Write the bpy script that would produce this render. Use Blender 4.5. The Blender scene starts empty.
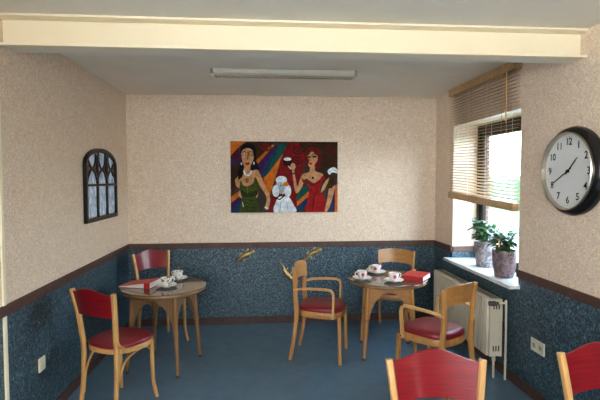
import bpy, bmesh, math, random
from mathutils import Vector, Matrix
random.seed(7)
C = bpy.context.scene.collection
PI = math.pi
R = math.radians

# ------------------------------------------------------------ materials
def new_mat(name):
    m = bpy.data.materials.new(name); m.use_nodes = True
    nt = m.node_tree; b = nt.nodes['Principled BSDF']
    return m, nt, b

def coords(nt, scale=(1, 1, 1), rot=(0, 0, 0)):
    tc = nt.nodes.new('ShaderNodeTexCoord'); mp = nt.nodes.new('ShaderNodeMapping')
    mp.inputs['Scale'].default_value = scale; mp.inputs['Rotation'].default_value = rot
    nt.links.new(tc.outputs['Object'], mp.inputs['Vector'])
    return mp.outputs['Vector']

def ramp(nt, fac, stops):
    r = nt.nodes.new('ShaderNodeValToRGB'); nt.links.new(fac, r.inputs['Fac'])
    els = r.color_ramp.elements
    while len(els) < len(stops): els.new(0.5)
    for e, (p, c) in zip(els, stops):
        e.position = p; e.color = tuple(c) + (1,) if len(c) == 3 else c
    return r.outputs['Color']

def noise(nt, vec, scale, detail=3, dist=0.0, rough=.5):
    n = nt.nodes.new('ShaderNodeTexNoise'); n.inputs['Scale'].default_value = scale
    n.inputs['Detail'].default_value = detail; n.inputs['Distortion'].default_value = dist
    n.inputs['Roughness'].default_value = rough
    nt.links.new(vec, n.inputs['Vector']); return n.outputs['Fac']

def bump(nt, b, fac, strength=.3, dist=.01):
    bp = nt.nodes.new('ShaderNodeBump'); bp.inputs['Strength'].default_value = strength
    bp.inputs['Distance'].default_value = dist
    nt.links.new(fac, bp.inputs['Height']); nt.links.new(bp.outputs['Normal'], b.inputs['Normal'])

def plain(name, col, rough=.5, metal=0.0, var=.12, scale=12, bumpy=0.0, stretch=(1, 1, 1), coat=0.0, bscale=None):
    m, nt, b = new_mat(name)
    v = coords(nt, stretch)
    f = noise(nt, v, scale)
    lo = [c * (1 - var) for c in col]; hi = [min(1, c * (1 + var)) for c in col]
    nt.links.new(ramp(nt, f, [(.3, lo), (.7, hi)]), b.inputs['Base Color'])
    b.inputs['Roughness'].default_value = rough; b.inputs['Metallic'].default_value = metal
    b.inputs['Coat Weight'].default_value = coat; b.inputs['Coat Roughness'].default_value = .12
    if bumpy: bump(nt, b, noise(nt, v, bscale or scale * 3), bumpy)
    return m

M = {}
# wallpaper: relief squiggles on cream above the rail, speckled blue below it
def wallpaper():
    m, nt, b = new_mat('wallpaper')
    v = coords(nt)
    tc = nt.nodes.new('ShaderNodeTexCoord'); sp = nt.nodes.new('ShaderNodeSeparateXYZ')
    nt.links.new(tc.outputs['Object'], sp.inputs['Vector'])
    st = nt.nodes.new('ShaderNodeMath'); st.operation = 'GREATER_THAN'; st.inputs[1].default_value = .87
    nt.links.new(sp.outputs['Z'], st.inputs[0])
    n1 = noise(nt, v, 38, 1.0, 2.2)
    up = ramp(nt, n1, [(.41, (.64, .48, .35)), (.475, (.85, .705, .565)), (.525, (.85, .705, .565)), (.59, (.64, .48, .35))])
    n2 = noise(nt, v, 74, 2, 1.2)
    lo = ramp(nt, n2, [(.40, (.009, .021, .033)), (.50, (.021, .050, .074)), (.59, (.08, .15, .19)), (.72, (.18, .27, .31))])
    mx = nt.nodes.new('ShaderNodeMix'); mx.data_type = 'RGBA'
    nt.links.new(st.outputs[0], mx.inputs[0]); nt.links.new(lo, mx.inputs[6]); nt.links.new(up, mx.inputs[7])
    nt.links.new(mx.outputs[2], b.inputs['Base Color'])
    b.inputs['Roughness'].default_value = .44
    bump(nt, b, n1, .25, .005)
    return m
M['wallpaper'] = wallpaper()

def wood(name, col, rough=.4, var=.22, coat=.2, sc=(1, 1, 8)):
    m, nt, b = new_mat(name)
    v = coords(nt, (sc[0] * 9, sc[1] * 9, 9 / sc[2]))
    f = noise(nt, v, 3.5, 6, .4, .6)
    lo = [c * (1 - var) for c in col]; hi = [min(1, c * (1 + var)) for c in col]
    nt.links.new(ramp(nt, f, [(.3, lo), (.7, hi)]), b.inputs['Base Color'])
    b.inputs['Roughness'].default_value = rough; b.inputs['Coat Weight'].default_value = coat
    b.inputs['Coat Roughness'].default_value = .2
    bump(nt, b, f, .05)
    return m
M['beech'] = wood('beech_wood', (.46, .215, .06), .38)
M['beech_pale'] = wood('pale_beech_wood', (.56, .30, .10), .38)
M['ply'] = wood('bent_plywood', (.40, .185, .05), .35, sc=(.5, .5, 1))
M['table_wood'] = wood('table_wood', (.26, .125, .045), .42)
M['rail'] = wood('rail_wood', (.07, .030, .020), .55, coat=.0)
M['blind_wood'] = wood('blind_wood', (.46, .28, .12), .5, sc=(1, 1, 1))
M['base'] = wood('baseboard_wood', (.065, .032, .024), .6, coat=0)

def wicker(name, col):
    m, nt, b = new_mat(name)
    tc = nt.nodes.new('ShaderNodeTexCoord')
    sp = nt.nodes.new('ShaderNodeSeparateXYZ'); nt.links.new(tc.outputs['Object'], sp.inputs[0])
    ad = nt.nodes.new('ShaderNodeMath'); ad.operation = 'ADD'
    nt.links.new(sp.outputs['X'], ad.inputs[0]); nt.links.new(sp.outputs['Y'], ad.inputs[1])
    mu = nt.nodes.new('ShaderNodeMath'); mu.operation = 'MULTIPLY'; mu.inputs[1].default_value = 480
    nt.links.new(ad.outputs[0], mu.inputs[0])
    sn = nt.nodes.new('ShaderNodeMath'); sn.operation = 'SINE'; nt.links.new(mu.outputs[0], sn.inputs[0])
    lo = [c * .62 for c in col]
    nt.links.new(ramp(nt, sn.outputs[0], [(0.0, lo), (.5, col)]), b.inputs['Base Color'])
    b.inputs['Roughness'].default_value = .6
    bump(nt, b, sn.outputs[0], .5, .003)
    return m
M['wicker'] = wicker('ribbed_wicker', (.27, .145, .055))

def floor_mat():
    m, nt, b = new_mat('blue_vinyl')
    v = coords(nt)
    f = noise(nt, v, 5, 8, .8, .7)
    nt.links.new(ramp(nt, f, [(.3, (.078, .148, .215)), (.7, (.115, .20, .28))]), b.inputs['Base Color'])
    r = ramp(nt, noise(nt, v, 9, 4), [(.3, (.28,) * 3), (.7, (.42,) * 3)])
    nt.links.new(r, b.inputs['Roughness'])
    bump(nt, b, noise(nt, v, 120, 3), .06, .002)
    return m
M['floor'] = floor_mat()
M['ceiling'] = plain('ceiling_paint', (.87, .82, .71), .8, var=.03, scale=3, bumpy=.05, bscale=90)
M['beam'] = plain('cream_gloss_paint', (.86, .76, .55), .45, var=.02, scale=3)
M['white'] = plain('white_paint', (.80, .79, .75), .45, var=.03)
M['sill'] = plain('white_marble_sill', (.74, .75, .73), .2, var=.06, scale=9, coat=.3)
M['radiator'] = plain('radiator_enamel', (.62, .56, .43), .35, var=.03)
M['socket'] = plain('cream_plastic', (.78, .72, .55), .35, var=.03)
M['dark_plastic'] = plain('dark_plastic', (.05, .045, .04), .4)
M['black'] = plain('black_gloss', (.006, .0055, .0055), .16, var=.2)
M['frame_dark'] = plain('dark_window_frame', (.010, .009, .008), .35)
M['frame_dark'].node_tree.nodes['Principled BSDF'].inputs['Specular IOR Level'].default_value = .15
M['chrome'] = plain('chrome', (.62, .58, .50), .22, 1.0, var=.06)
M['lamp_metal'] = plain('brushed_aluminium', (.85, .78, .64), .42, .45, var=.05)
M['silver'] = plain('silver_rim', (.62, .57, .48), .3, 1.0, var=.06)
M['dial'] = plain('clock_dial', (.60, .60, .585), .5, var=.02)
M['brass'] = plain('antique_brass', (.52, .38, .16), .35, .85, var=.35, scale=60)
M['china'] = plain('white_china', (.80, .79, .76), .15, var=.02, coat=.5)
M['coffee'] = plain('dark_coffee', (.05, .02, .01), .1)
M['red_cloth'] = plain('red_binder_cover', (.42, .012, .010), .45, var=.1)
M['paper'] = plain('white_paper', (.78, .77, .76), .7, var=.05, scale=40, stretch=(1, 1, 12))
M['soil'] = plain('potting_soil', (.03, .02, .012), .9, bumpy=.5, scale=60)
M['brick'] = None
M['steel_tip'] = plain('dark_foot_cap', (.03, .025, .02), .4)

def red_panel(name, col, coat):
    m, nt, b = new_mat(name)
    v = coords(nt, (2, 2, 60))
    f = noise(nt, v, 2.2, 4, .3)
    nt.links.new(ramp(nt, f, [(.3, [c * .7 for c in col]), (.7, [c * 1.15 for c in col])]), b.inputs['Base Color'])
    b.inputs['Roughness'].default_value = .32
    b.inputs['Coat Weight'].default_value = coat; b.inputs['Coat Roughness'].default_value = .12; b.inputs['Specular IOR Level'].default_value = .25
    bump(nt, b, f, .22, .004)
    return m
M['red_panel'] = red_panel('red_stained_panel', (.20, .004, .008), .22)
M['red_seat'] = plain('red_leatherette', (.20, .006, .016), .4, var=.1, bumpy=.04, bscale=200, coat=.08)

def pot_mat(name, c1, c2):
    m, nt, b = new_mat(name)
    f = noise(nt, coords(nt), 22, 5, 1.5)
    nt.links.new(ramp(nt, f, [(.38, c1), (.52, c2), (.66, [c * 1.5 for c in c2])]), b.inputs['Base Color'])
    b.inputs['Roughness'].default_value = .35
    return m
M['pot_grey'] = pot_mat('grey_marbled_glaze', (.10, .08, .085), (.24, .21, .21))
M['pot_plum'] = pot_mat('plum_marbled_glaze', (.07, .04, .045), (.16, .11, .115))
def leaf_mat():
    m, nt, b = new_mat('leaf')
    f = noise(nt, coords(nt), 18, 2)
    nt.links.new(ramp(nt, f, [(.35, (.02, .065, .02)), (.6, (.06, .15, .05)), (.75, (.20, .30, .16))]), b.inputs['Base Color'])
    b.inputs['Roughness'].default_value = .3
    return m
M['leaf'] = leaf_mat()
def brick_mat():
    m, nt, b = new_mat('red_brick')
    n = nt.nodes.new('ShaderNodeTexBrick'); nt.links.new(coords(nt, (1, 1, 1), (R(90), 0, 0)), n.inputs['Vector'])
    n.inputs['Color1'].default_value = (.15, .055, .035, 1); n.inputs['Color2'].default_value = (.10, .035, .022, 1)
    n.inputs['Mortar'].default_value = (.2, .19, .17, 1); n.inputs['Scale'].default_value = 4.5
    nt.links.new(n.outputs['Color'], b.inputs['Base Color']); b.inputs['Roughness'].default_value = .9
    return m
M['brick'] = brick_mat()
M['lawn'] = plain('lawn', (.045, .085, .022), .9, var=.3, scale=4, bumpy=.4)
M['paving'] = plain('pale_paving', (.30, .30, .29), .85, var=.1, scale=5)
M['hedge'] = plain('hedge_leaves', (.03, .06, .018), .9, var=.5, scale=14, bumpy=1.0)

def glass_mat(name, tint=(1, 1, 1), rough=0.0):
    m, nt, b = new_mat(name)
    nt.nodes.remove(b)
    tr = nt.nodes.new('ShaderNodeBsdfTransparent'); gl = nt.nodes.new('ShaderNodeBsdfGlossy')
    gl.inputs['Roughness'].default_value = .02
    f = noise(nt, coords(nt), 2, 1)
    nt.links.new(ramp(nt, f, [(.0, [t * .97 for t in tint]), (1, tint)]), tr.inputs['Color'])
    fc = nt.nodes.new('ShaderNodeLayerWeight'); fc.inputs['Blend'].default_value = .5
    pw = nt.nodes.new('ShaderNodeMath'); pw.operation = 'POWER'; pw.inputs[1].default_value = 4
    nt.links.new(fc.outputs['Facing'], pw.inputs[0])
    lw = nt.nodes.new('ShaderNodeMath'); lw.operation = 'MULTIPLY_ADD'; lw.inputs[1].default_value = .35; lw.inputs[2].default_value = .03
    nt.links.new(pw.outputs[0], lw.inputs[0])
    mx = nt.nodes.new('ShaderNodeMixShader')
    nt.links.new(lw.outputs[0], mx.inputs[0]); nt.links.new(tr.outputs[0], mx.inputs[1]); nt.links.new(gl.outputs[0], mx.inputs[2])
    nt.links.new(mx.outputs[0], nt.nodes['Material Output'].inputs['Surface'])
    return m
M['glass'] = glass_mat('clear_glass', (.95, .97, .96))
M['table_glass'] = None
def table_glass():
    m, nt, b = new_mat('smoked_table_glass')
    f = noise(nt, coords(nt), 30, 3)
    nt.links.new(ramp(nt, f, [(.3, (.085, .055, .03)), (.7, (.13, .09, .055))]), b.inputs['Base Color'])
    b.inputs['Roughness'].default_value = .09; b.inputs['IOR'].default_value = 1.5
    b.inputs['Coat Weight'].default_value = .3; b.inputs['Coat Roughness'].default_value = .03
    return m
M['table_glass'] = table_glass()
def frosted():
    m, nt, b = new_mat('rippled_blue_glass')
    v = coords(nt, (1, 1, .45))
    f = noise(nt, v, 26, 4, 1.0)
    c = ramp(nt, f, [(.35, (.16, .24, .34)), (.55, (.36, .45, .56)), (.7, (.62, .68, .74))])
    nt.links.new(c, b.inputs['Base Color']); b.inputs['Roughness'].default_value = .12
    nt.links.new(c, b.inputs['Emission Color']); b.inputs['Emission Strength'].default_value = .32  # glow put into the glass colour, standing in for light from behind
    bump(nt, b, f, .5, .01)
    return m
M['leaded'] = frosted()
M['red_glass'] = plain('red_glass', (.12, .01, .008), .15)

def flower(name, cols, scale=34):
    m, nt, b = new_mat(name)
    v = coords(nt)
    f = noise(nt, v, scale, 1, .3)
    w = (.80, .79, .76)
    nt.links.new(ramp(nt, f, [(.33, cols[0]), (.37, w), (.60, w), (.64, cols[1])]), b.inputs['Base Color'])
    b.inputs['Roughness'].default_value = .15; b.inputs['Coat Weight'].default_value = .5
    return m
M['china_fruit'] = flower('china_with_dark_floral_print', [(.05, .09, .04), (.28, .10, .03)], 42)
M['china_rose'] = plain('rose_print', (.62, .05, .09), .2, var=.5, scale=90)

# ------------------------------------------------------------ mesh helpers
def mesh_from(bm, name, smooth=True):
    me = bpy.data.meshes.new(name); bm.to_mesh(me); bm.free()
    for p in me.polygons: p.use_smooth = smooth
    return me

def obj(name, bm, m, parent=None, smooth=True, bev=0.0, mats=None):
    bmesh.ops.recalc_face_normals(bm, faces=bm.faces)
    me = mesh_from(bm, name, smooth)
    o = bpy.data.objects.new(name, me); C.objects.link(o)
    for mm in (mats or [m]): me.materials.append(M[mm] if isinstance(mm, str) else mm)
    if parent: o.parent = parent
    if bev:
        b = o.modifiers.new('bevel', 'BEVEL'); b.width = bev; b.segments = 2; b.limit_method = 'ANGLE'; b.angle_limit = R(40)
    if smooth:
        me.set_sharp_from_angle(angle=R(38))
    return o

def tag(o, label, cat, group=None):
    o['label'] = label; o['category'] = cat
    if group: o['group'] = group
    return o

def struct(name, bm, m, parent=None, smooth=False, bev=0.0, mats=None):
    o = obj(name, bm, m, parent, smooth, bev, mats)
    if parent is None: o['kind'] = 'structure'
    return o

def thing(name, label, cat, loc=(0, 0, 0), rz=0, group=None):
    o = bpy.data.objects.new(name, None); C.objects.link(o)
    o.location = loc; o.rotation_euler = (0, 0, rz); o.empty_display_size = .1
    return tag(o, label, cat, group)

def dup(root, loc, rz, label, group=None):
    r = root.copy(); C.objects.link(r); r.location = loc; r.rotation_euler = (0, 0, rz)
    r['label'] = label
    if group: r['group'] = group
    for ch in list(root.children):
        c = ch.copy(); C.objects.link(c); c.parent = r
        for g in ch.children:
            d = g.copy(); C.objects.link(d); d.parent = c
    return r

def box(bm, x0, x1, y0, y1, z0, z1, mi=0):
    vs = [bm.verts.new((x, y, z)) for x in (x0, x1) for y in (y0, y1) for z in (z0, z1)]
    for f in ((0, 1, 3, 2), (4, 6, 7, 5), (0, 4, 5, 1), (2, 3, 7, 6), (0, 2, 6, 4), (1, 5, 7, 3)):
        fc = bm.faces.new([vs[i] for i in f]); fc.material_index = mi
    return vs

def smooth_path(pts, n=6):
    P = [Vector(p) for p in pts]
    if len(P) < 3 or n <= 1: return P
    out = []
    for i in range(len(P) - 1):
        p0 = P[i - 1] if i else P[0] * 2 - P[1]
        p1, p2 = P[i], P[i + 1]
        p3 = P[i + 2] if i + 2 < len(P) else P[-1] * 2 - P[-2]
        for k in range(n):
            t = k / n
            out.append(.5 * ((2 * p1) + (-p0 + p2) * t + (2 * p0 - 5 * p1 + 4 * p2 - p3) * t * t + (-p0 + 3 * p1 - 3 * p2 + p3) * t ** 3))
    out.append(P[-1])
    return out

def sweep(bm, pts, w, h, segs=10, n=6, up=(0, 0, 1), power=3.2, taper=None, mi=0):
    """rounded-rectangle section swept along a smooth path; w across, h along `up`"""
    P = smooth_path(pts, n)
    up = Vector(up); rings = []
    for i, p in enumerate(P):
        t = (P[min(i + 1, len(P) - 1)] - P[max(i - 1, 0)]).normalized()
        side = t.cross(up)
        if side.length < 1e-3: side = t.cross(Vector((1, 0, 0)))
        side.normalize(); u2 = side.cross(t).normalized()
        k = taper(i / (len(P) - 1)) if taper else 1
        ring = []
        for s in range(segs):
            a = 2 * PI * (s + .5) / segs
            c, sn = math.cos(a), math.sin(a)
            x = math.copysign(abs(c) ** (2 / power), c) * w / 2 * k
            y = math.copysign(abs(sn) ** (2 / power), sn) * h / 2 * k
            ring.append(bm.verts.new(p + side * x + u2 * y))
        rings.append(ring)
    for a, b in zip(rings, rings[1:]):
        for s in range(segs):
            f = bm.faces.new((a[s], a[(s + 1) % segs], b[(s + 1) % segs], b[s])); f.material_index = mi
    for r, fl in ((rings[0], True), (rings[-1], False)):
        f = bm.faces.new(list(reversed(r)) if fl else r); f.material_index = mi

def tube(bm, pts, r, segs=10, n=6, taper=None, mi=0):
    sweep(bm, pts, 2 * r, 2 * r, segs, n, (.13, .21, .97), 2, taper, mi)

def lathe(bm, prof, segs=32, c=(0, 0, 0), axis='z', mi=0, mis=None):
    rings = []
    for (r, z) in prof:
        if r < 1e-6:
            p = (0, 0, z); rings.append([bm.verts.new(ax(p, axis, c))])
        else:
            rings.append([bm.verts.new(ax((r * math.cos(2 * PI * s / segs), r * math.sin(2 * PI * s / segs), z), axis, c)) for s in range(segs)])
    for i, (a, b) in enumerate(zip(rings, rings[1:])):
        for s in range(segs):
            t = (s + 1) % segs
            if len(a) == 1 and len(b) == 1: continue
            if len(a) == 1: f = bm.faces.new((a[0], b[t], b[s]))
            elif len(b) == 1: f = bm.faces.new((a[s], a[t], b[0]))
            else: f = bm.faces.new((a[s], a[t], b[t], b[s]))
            f.material_index = mis[i] if mis else mi
def ax(p, axis, c):
    x, y, z = p
    if axis == 'x': return Vector((c[0] + z, c[1] + x, c[2] + y))
    return Vector((c[0] + x, c[1] + y, c[2] + z))

def prism(bm, poly, fn, mi=0):
    """closed 2D polygon extruded: fn(u,v,0/1) -> 3D"""
    a = [bm.verts.new(fn(u, v, 0)) for u, v in poly]; b = [bm.verts.new(fn(u, v, 1)) for u, v in poly]
    n = len(poly)
    for f in (bm.faces.new(a), bm.faces.new(list(reversed(b)))): f.material_index = mi
    for i in range(n):
        f = bm.faces.new((a[i], a[(i + 1) % n], b[(i + 1) % n], b[i])); f.material_index = mi
N = bmesh.new

# ------------------------------------------------------------ the room
XL, XR, YB, YF, H = -1.425, 1.967, 5.11, -2.6, 2.5
W0, W1, WS, WT = 3.39, 4.62, .755, 2.13      # window opening: y range, sill, head
XO = 2.215                                   # inner face of the window frame
bm = N(); box(bm, XL - .12, XO + .12, YF - .2, YB + .12, -.1, 0); struct('floor', bm, 'floor')
bm = N(); box(bm, XL - .12, XO + .12, YF - .2, YB + .12, H, H + .12); struct('ceiling', bm, 'ceiling')
bm = N(); box(bm, XL - .12, XO + .12, YB, YB + .12, 0, H); struct('wall_back', bm, 'wallpaper')
LW0, LW1, LZ0, LZ1 = -2.2, -.3, .85, 2.2   # side window opening behind the viewer, invented to let light in
bm = N(); box(bm, XL - .12, XL, YF, LW0, 0, H); box(bm, XL - .12, XL, LW1, YB, 0, H); box(bm, XL - .12, XL, LW0, LW1, 0, LZ0); box(bm, XL - .12, XL, LW0, LW1, LZ1, H)
struct('wall_left', bm, 'wallpaper')
bm = N()
D0, D1, DT = -1.35, -.80, 2.1               # made-up glazed door opening out of view, added for its light and highlights
box(bm, XR, XO + .03, YF, D0, 0, H); box(bm, XR, XO + .03, D1, W0, 0, H); box(bm, XR, XO + .03, D0, D1, DT, H); box(bm, XR, XO + .03, W1, YB, 0, H)
box(bm, XR, XO + .03, W0, W1, 0, WS); box(bm, XR, XO + .03, W0, W1, WT, H)
struct('wall_right', bm, 'wallpaper')
bm = N()
XB = XO + .125
box(bm, XO + .065, XB, D1, W0 + .02, -.1, H); box(bm, XO + .065, XB, W1 - .02, YB + .12, -.1, H)
box(bm, XO + .065, XB, W0 + .02, W1 - .02, -.1, WS - .02); box(bm, XO + .065, XB, W0 + .02, W1 - .02, WT - .02, H)
struct('wall_outside', bm, 'brick')
# rear wall, behind the viewer
RX0, RX1, RZ0, RZ1 = -1.2, .5, 1.45, 2.35  # unseen window opening, made up to bring warm light onto the beam
bm = N()
box(bm, XL - .12, RX0, YF - .15, YF, 0, H); box(bm, RX1, XO + .03, YF - .15, YF, 0, H)
box(bm, RX0, RX1, YF - .15, YF, 0, RZ0); box(bm, RX0, RX1, YF - .15, YF, RZ1, H)
struct('wall_front', bm, 'wallpaper')
bm = N()
for x in (RX0, (RX0 + RX1) / 2 - .03, RX1 - .06): box(bm, x, x + .06, YF - .1, YF - .05, RZ0, RZ1)
for z in (RZ0, RZ1 - .06): box(bm, RX0, RX1, YF - .1, YF - .05, z, z + .06)
struct('added_rear_window', bm, 'white')  # frame of the made-up rear window
bm = N()
for y in (LW0, (LW0 + LW1) / 2 - .03, LW1 - .06): box(bm, XL - .09, XL - .04, y, y + .06, LZ0, LZ1)
for z in (LZ0, LZ1 - .06): box(bm, XL - .09, XL - .04, LW0, LW1, z, z + .06)
struct('added_side_window', bm, 'white')  # frame for the invented side opening, never in view
bm = N()
for y in (D0, D1 - .07): box(bm, XR + .05, XR + .1, y, y + .07, 0, DT)
for z in (0, DT - .07): box(bm, XR + .05, XR + .1, D0, D1, z, z + .07)
struct('added_door', bm, 'white')  # frame of the unseen door added for light

# beam across the ceiling, with its mouldings
bm = N()
box(bm, XL, XR, 2.75, 2.86, 2.335, H); bm.faces.ensure_lookup_table()
for f in bm.faces:
    if all(v.co.z < 2.34 for v in f.verts): f.material_index = 1
o = struct('trim_1', bm, 'beam', mats=['beam', 'ceiling'])
def moulding(name, prof, y, z):
    bm = N(); prism(bm, prof, lambda u, v, t: Vector((XL if t == 0 else XR, y - u, z + v)))
    return struct(name, bm, 'beam')
moulding('trim_2', [(0, 0), (.03, 0), (.05, .003), (.066, .005), (.068, .016), (0, .016)], 2.75, 2.484)
moulding('trim_3', [(0, -.004), (.066, -.004), (.068, .009), (.05, .012), (.02, .014), (.012, .02), (0, .021)], 2.75, 2.334)
bm = N(); box(bm, XL, XL + .012, 2.655, 2.685, 0, 2.329); struct('trim_4', bm, 'beam', bev=.003)
# rail between the papers, and baseboards
RZ = (.842, .902)
def strip(name, x0, x1, y0, y1, z0, z1, m): 
    bm = N(); box(bm, x0, x1, y0, y1, z0, z1); struct(name, bm, m, bev=.004)
strip('trim_5', XL, XR, YB - .018, YB, *RZ, 'rail')
strip('trim_6', XL, XL + .018, LW1, YB - .018, *RZ, 'rail')
strip('trim_7', XR - .018, XR, D1, W0, *RZ, 'rail')
strip('trim_8', XR - .018, XR, W1, YB - .018, *RZ, 'rail')
strip('trim_9', XR, XO, W1 - .012, W1, *RZ, 'rail')
strip('trim_10', XR, XO, W0, W0 + .012, *RZ, 'rail')
strip('baseboard_back', XL, XR, YB - .016, YB, 0, .075, 'base')
strip('baseboard_left', XL, XL + .016, YF, YB - .016, 0, .075, 'base')
strip('baseboard_right', XR - .016, XR, D1, YB - .016, 0, .075, 'base')

# window: dark frame, sash and pane
w = bpy.data.objects.new('window_1', None); C.objects.link(w); w['kind'] = 'structure'; w.location = (XO, W0, WS)
def wbox(bm, x0, x1, y0, y1, z0, z1): box(bm, x0 - XO, x1 - XO, y0 - W0, y1 - W0, z0 - WS, z1 - WS)
bm = N()
fx = (XO, XO + .06)
wbox(bm, *fx, W0, W0 + .06, WS, WT); wbox(bm, *fx, W1 - .06, W1, WS, WT)
wbox(bm, *fx, W0 + .06, W1 - .06, WS, WS + .06); wbox(bm, *fx, W0 + .06, W1 - .06, WT - .07, WT)
obj('window_frame', bm, 'frame_dark', w, False, .004)
bm = N(); sx = (XO + .012, XO + .05)
a, b_, c, d = W0 + .06, W1 - .06, WS + .06, WT - .07
wbox(bm, *sx, a, a + .05, c, d); wbox(bm, *sx, b_ - .05, b_, c, d); wbox(bm, *sx, a + .05, b_ - .05, c, c + .05); wbox(bm, *sx, a + .05, b_ - .05, d - .05, d)
obj('sash', bm, 'frame_dark', w, False, .004)
bm = N(); wbox(bm, XO + .028, XO + .034, a + .05, b_ - .05, c + .05, d - .05)
obj('pane', bm, 'glass', w, False)
# sill
bm = N()
box(bm, XR - .085, XO, W0 + .0, W1 - .0, WS, WS + .027); box(bm, XR - .085, XR - .001, W0 - .03, W0, WS, WS + .027); box(bm, XR - .085, XR - .001, W1, W1 + .03, WS, WS + .027)
struct('trim_11', bm, 'sill')
ZS = WS + .027

# outside: lawn, drive and hedge
bm = N(); box(bm, 2.45, 60, -20, 80, -.45, -.35); o = struct('ground_lawn', bm, 'lawn')
bm = N(); box(bm, 4.0, 8.5, -20, 80, -.35, -.34); o = struct('ground_path', bm, 'paving')
def hedge(x, y0, y1, h, seed):
    rnd = random.Random(seed); bm = N(); nx = int((y1 - y0) / .5)
    prof = [(-.7, -.35), (-.85, h * .4), (-.6, h * .85), (0, h), (.6, h * .85), (.85, h * .4), (.7, -.35)]
    rows = []
    for i in range(nx + 1):
        rows.append([bm.verts.new((x + u + rnd.uniform(-.12, .12), y0 + i * .5, v + (rnd.uniform(-.1, .1) if v > 0 else 0))) for u, v in prof])
    for p, q in zip(rows, rows[1:]):
        for k in range(len(prof) - 1): bm.faces.new((p[k], p[k + 1], q[k + 1], q[k]))
    bm.faces.new(rows[0]); bm.faces.new(list(reversed(rows[-1])))
    return obj('hedge', bm, 'hedge')
tag(hedge(16.5, 10, 60, 1.75, 3), 'green clipped hedge seen through the window beyond the lawn', 'hedge')

# ------------------------------------------------------------ blind
bl = thing('venetian_blind', 'pale wooden venetian blind half lowered over the window', 'blind', (XR - .03, 4.005, 2.46))
def L(bm_pts): pass
BY = .615
bm = N(); box(bm, -.035, .028, -BY, BY, -.035, .035); obj('headrail', bm, 'blind_wood', bl, False, .003)
bm = N()
zt, zb0, zb1 = -.055, -1.04, -.985            # lower edge hangs a touch lower on the near side
ns = 36
for i in range(ns):
    t = i / (ns - 1)
    za = zt + (zb0 - zt) * t; zc = zt + (zb1 - zt) * t
    tl = .005
    v = [bm.verts.new(p) for p in ((-.022, -BY + .01, za - tl), (.022, -BY + .01, za + tl), (.022, BY - .01, zc + tl), (-.022, BY - .01, zc - tl),
                                   (-.022, -BY + .01, za - tl + .0028), (.022, -BY + .01, za + tl + .0028), (.022, BY - .01, zc + tl + .0028), (-.022, BY - .01, zc - tl + .0028))]
    for f in ((3, 2, 1, 0), (4, 5, 6, 7), (0, 1, 5, 4), (1, 2, 6, 5), (2, 3, 7, 6), (3, 0, 4, 7)): bm.faces.new([v[k] for k in f])
obj('slats', bm, 'blind_wood', bl, False)
bm = N()
v = box(bm, -.026, .026, -BY, BY, -.062, -.0)
for q in v: q.co.z += zb0 - .01 if q.co.y < 0 else zb1 - .01
obj('bottom_rail', bm, 'blind_wood', bl, False, .004)
for yy in (-.5, -.17, .17, .5):
    bm = N(); zz = zb0 + (zb1 - zb0) * (yy + BY) / (2 * BY)
    for xx in (-.025, .025): tube(bm, [(xx, yy, -.04), (xx, yy, zz - .06)], .0012, 6, 1)
    obj('ladder_cord', bm, 'paper', bl)
bm = N(); tube(bm, [(-.045, -.53, -.03), (-.047, -.53, -.42)], .0055, 8, 1); obj('tilt_wand', bm, 'beech_pale', bl)
bm = N(); tube(bm, [(-.043, -.46, -.03), (-.043, -.455, -1.36)], .0015, 6, 1)
lathe(bm, [(0, 0), (.004, 0), (.008, -.05), (.006, -.06), (0, -.06)], 10, (-.043, -.455, -1.35)); obj('pull_cord', bm, 'beech_pale', bl)

# ------------------------------------------------------------ radiator
ra = thing('radiator', 'cream ribbed panel radiator under the window sill', 'radiator', (1.865, 4.11, 0))
bm = N()
y0, y1, z0, z1 = -.60, .60, .175, .635
prof = []; n = 30
for i in range(n):
    yy = y0 + .03 + (y1 - y0 - .06) * i / n; s = (y1 - y0 - .06) / n
    prof += [(yy, -.05), (yy + s * .12, -.068), (yy + s * .62, -.068), (yy + s * .75, -.05)]
prof = [(y0, -.05)] + prof + [(y1, -.05), (y1, -.035), (y0, -.035)]
prism(bm, prof, lambda u, v, t: Vector((v, u, z0 if t == 0 else z1)))
obj('front_panel', bm, 'radiator', ra, False, .002)
bm = N(); box(bm, .03, .045, y0, y1, z0, z1); obj('back_panel', bm, 'radiator', ra, False, .002)
for yy in (y0 - .003, y1 - .003):
    bm = N(); box(bm, -.057, .047, yy, yy + .006, z0 + .005, z1 + .008)
    sp_ = obj('side_panel', bm, 'radiator', ra, False, .001)
    for zc in (z0 + .045, z1 - .075):
        bm = N()
        for k in range(3):
            box(bm, -.03 + k * .022, -.02 + k * .022, yy - .0012, yy + .007, zc, zc + .045)
        obj('vent_slots', bm, 'dark_plastic', sp_, False)
bm = N(); box(bm, -.055, .045, y0, y1, z1, z1 + .008)
gr = obj('top_grille', bm, 'radiator', ra, False, .001)
bm = N()
for i in range(40):
    yy = y0 + .03 + i * .03
    box(bm, -.03, .02, yy, yy + .014, z1 + .0075, z1 + .0088)
obj('grille_slots', bm, 'dark_plastic', gr, False)
bm = N(); lathe(bm, [(0, -.045), (.017, -.045), (.02, -.04), (.02, .005), (.013, .012), (.013, .03), (0, .03)], 16, (-.035, y0 - .03, z1 - .02), 'x')
obj('thermostat_valve', bm, 'dark_plastic', ra)
bm = N(); tube(bm, [(-.0, y0 - .003, z1 - .02), (.0, y0 - .03, z1 - .02), (.045, y0 - .032, z1 - .02), (.06, y0 - .032, z1 - .05), (.06, y0 - .032, 0)], .009, 10, 5); obj('supply_pipe', bm, 'radiator', ra)
bm = N(); tube(bm, [(-.01, y0 + .02, z0 + .005), (-.01, y0 + .02, 0)], .009, 10, 1)
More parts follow.
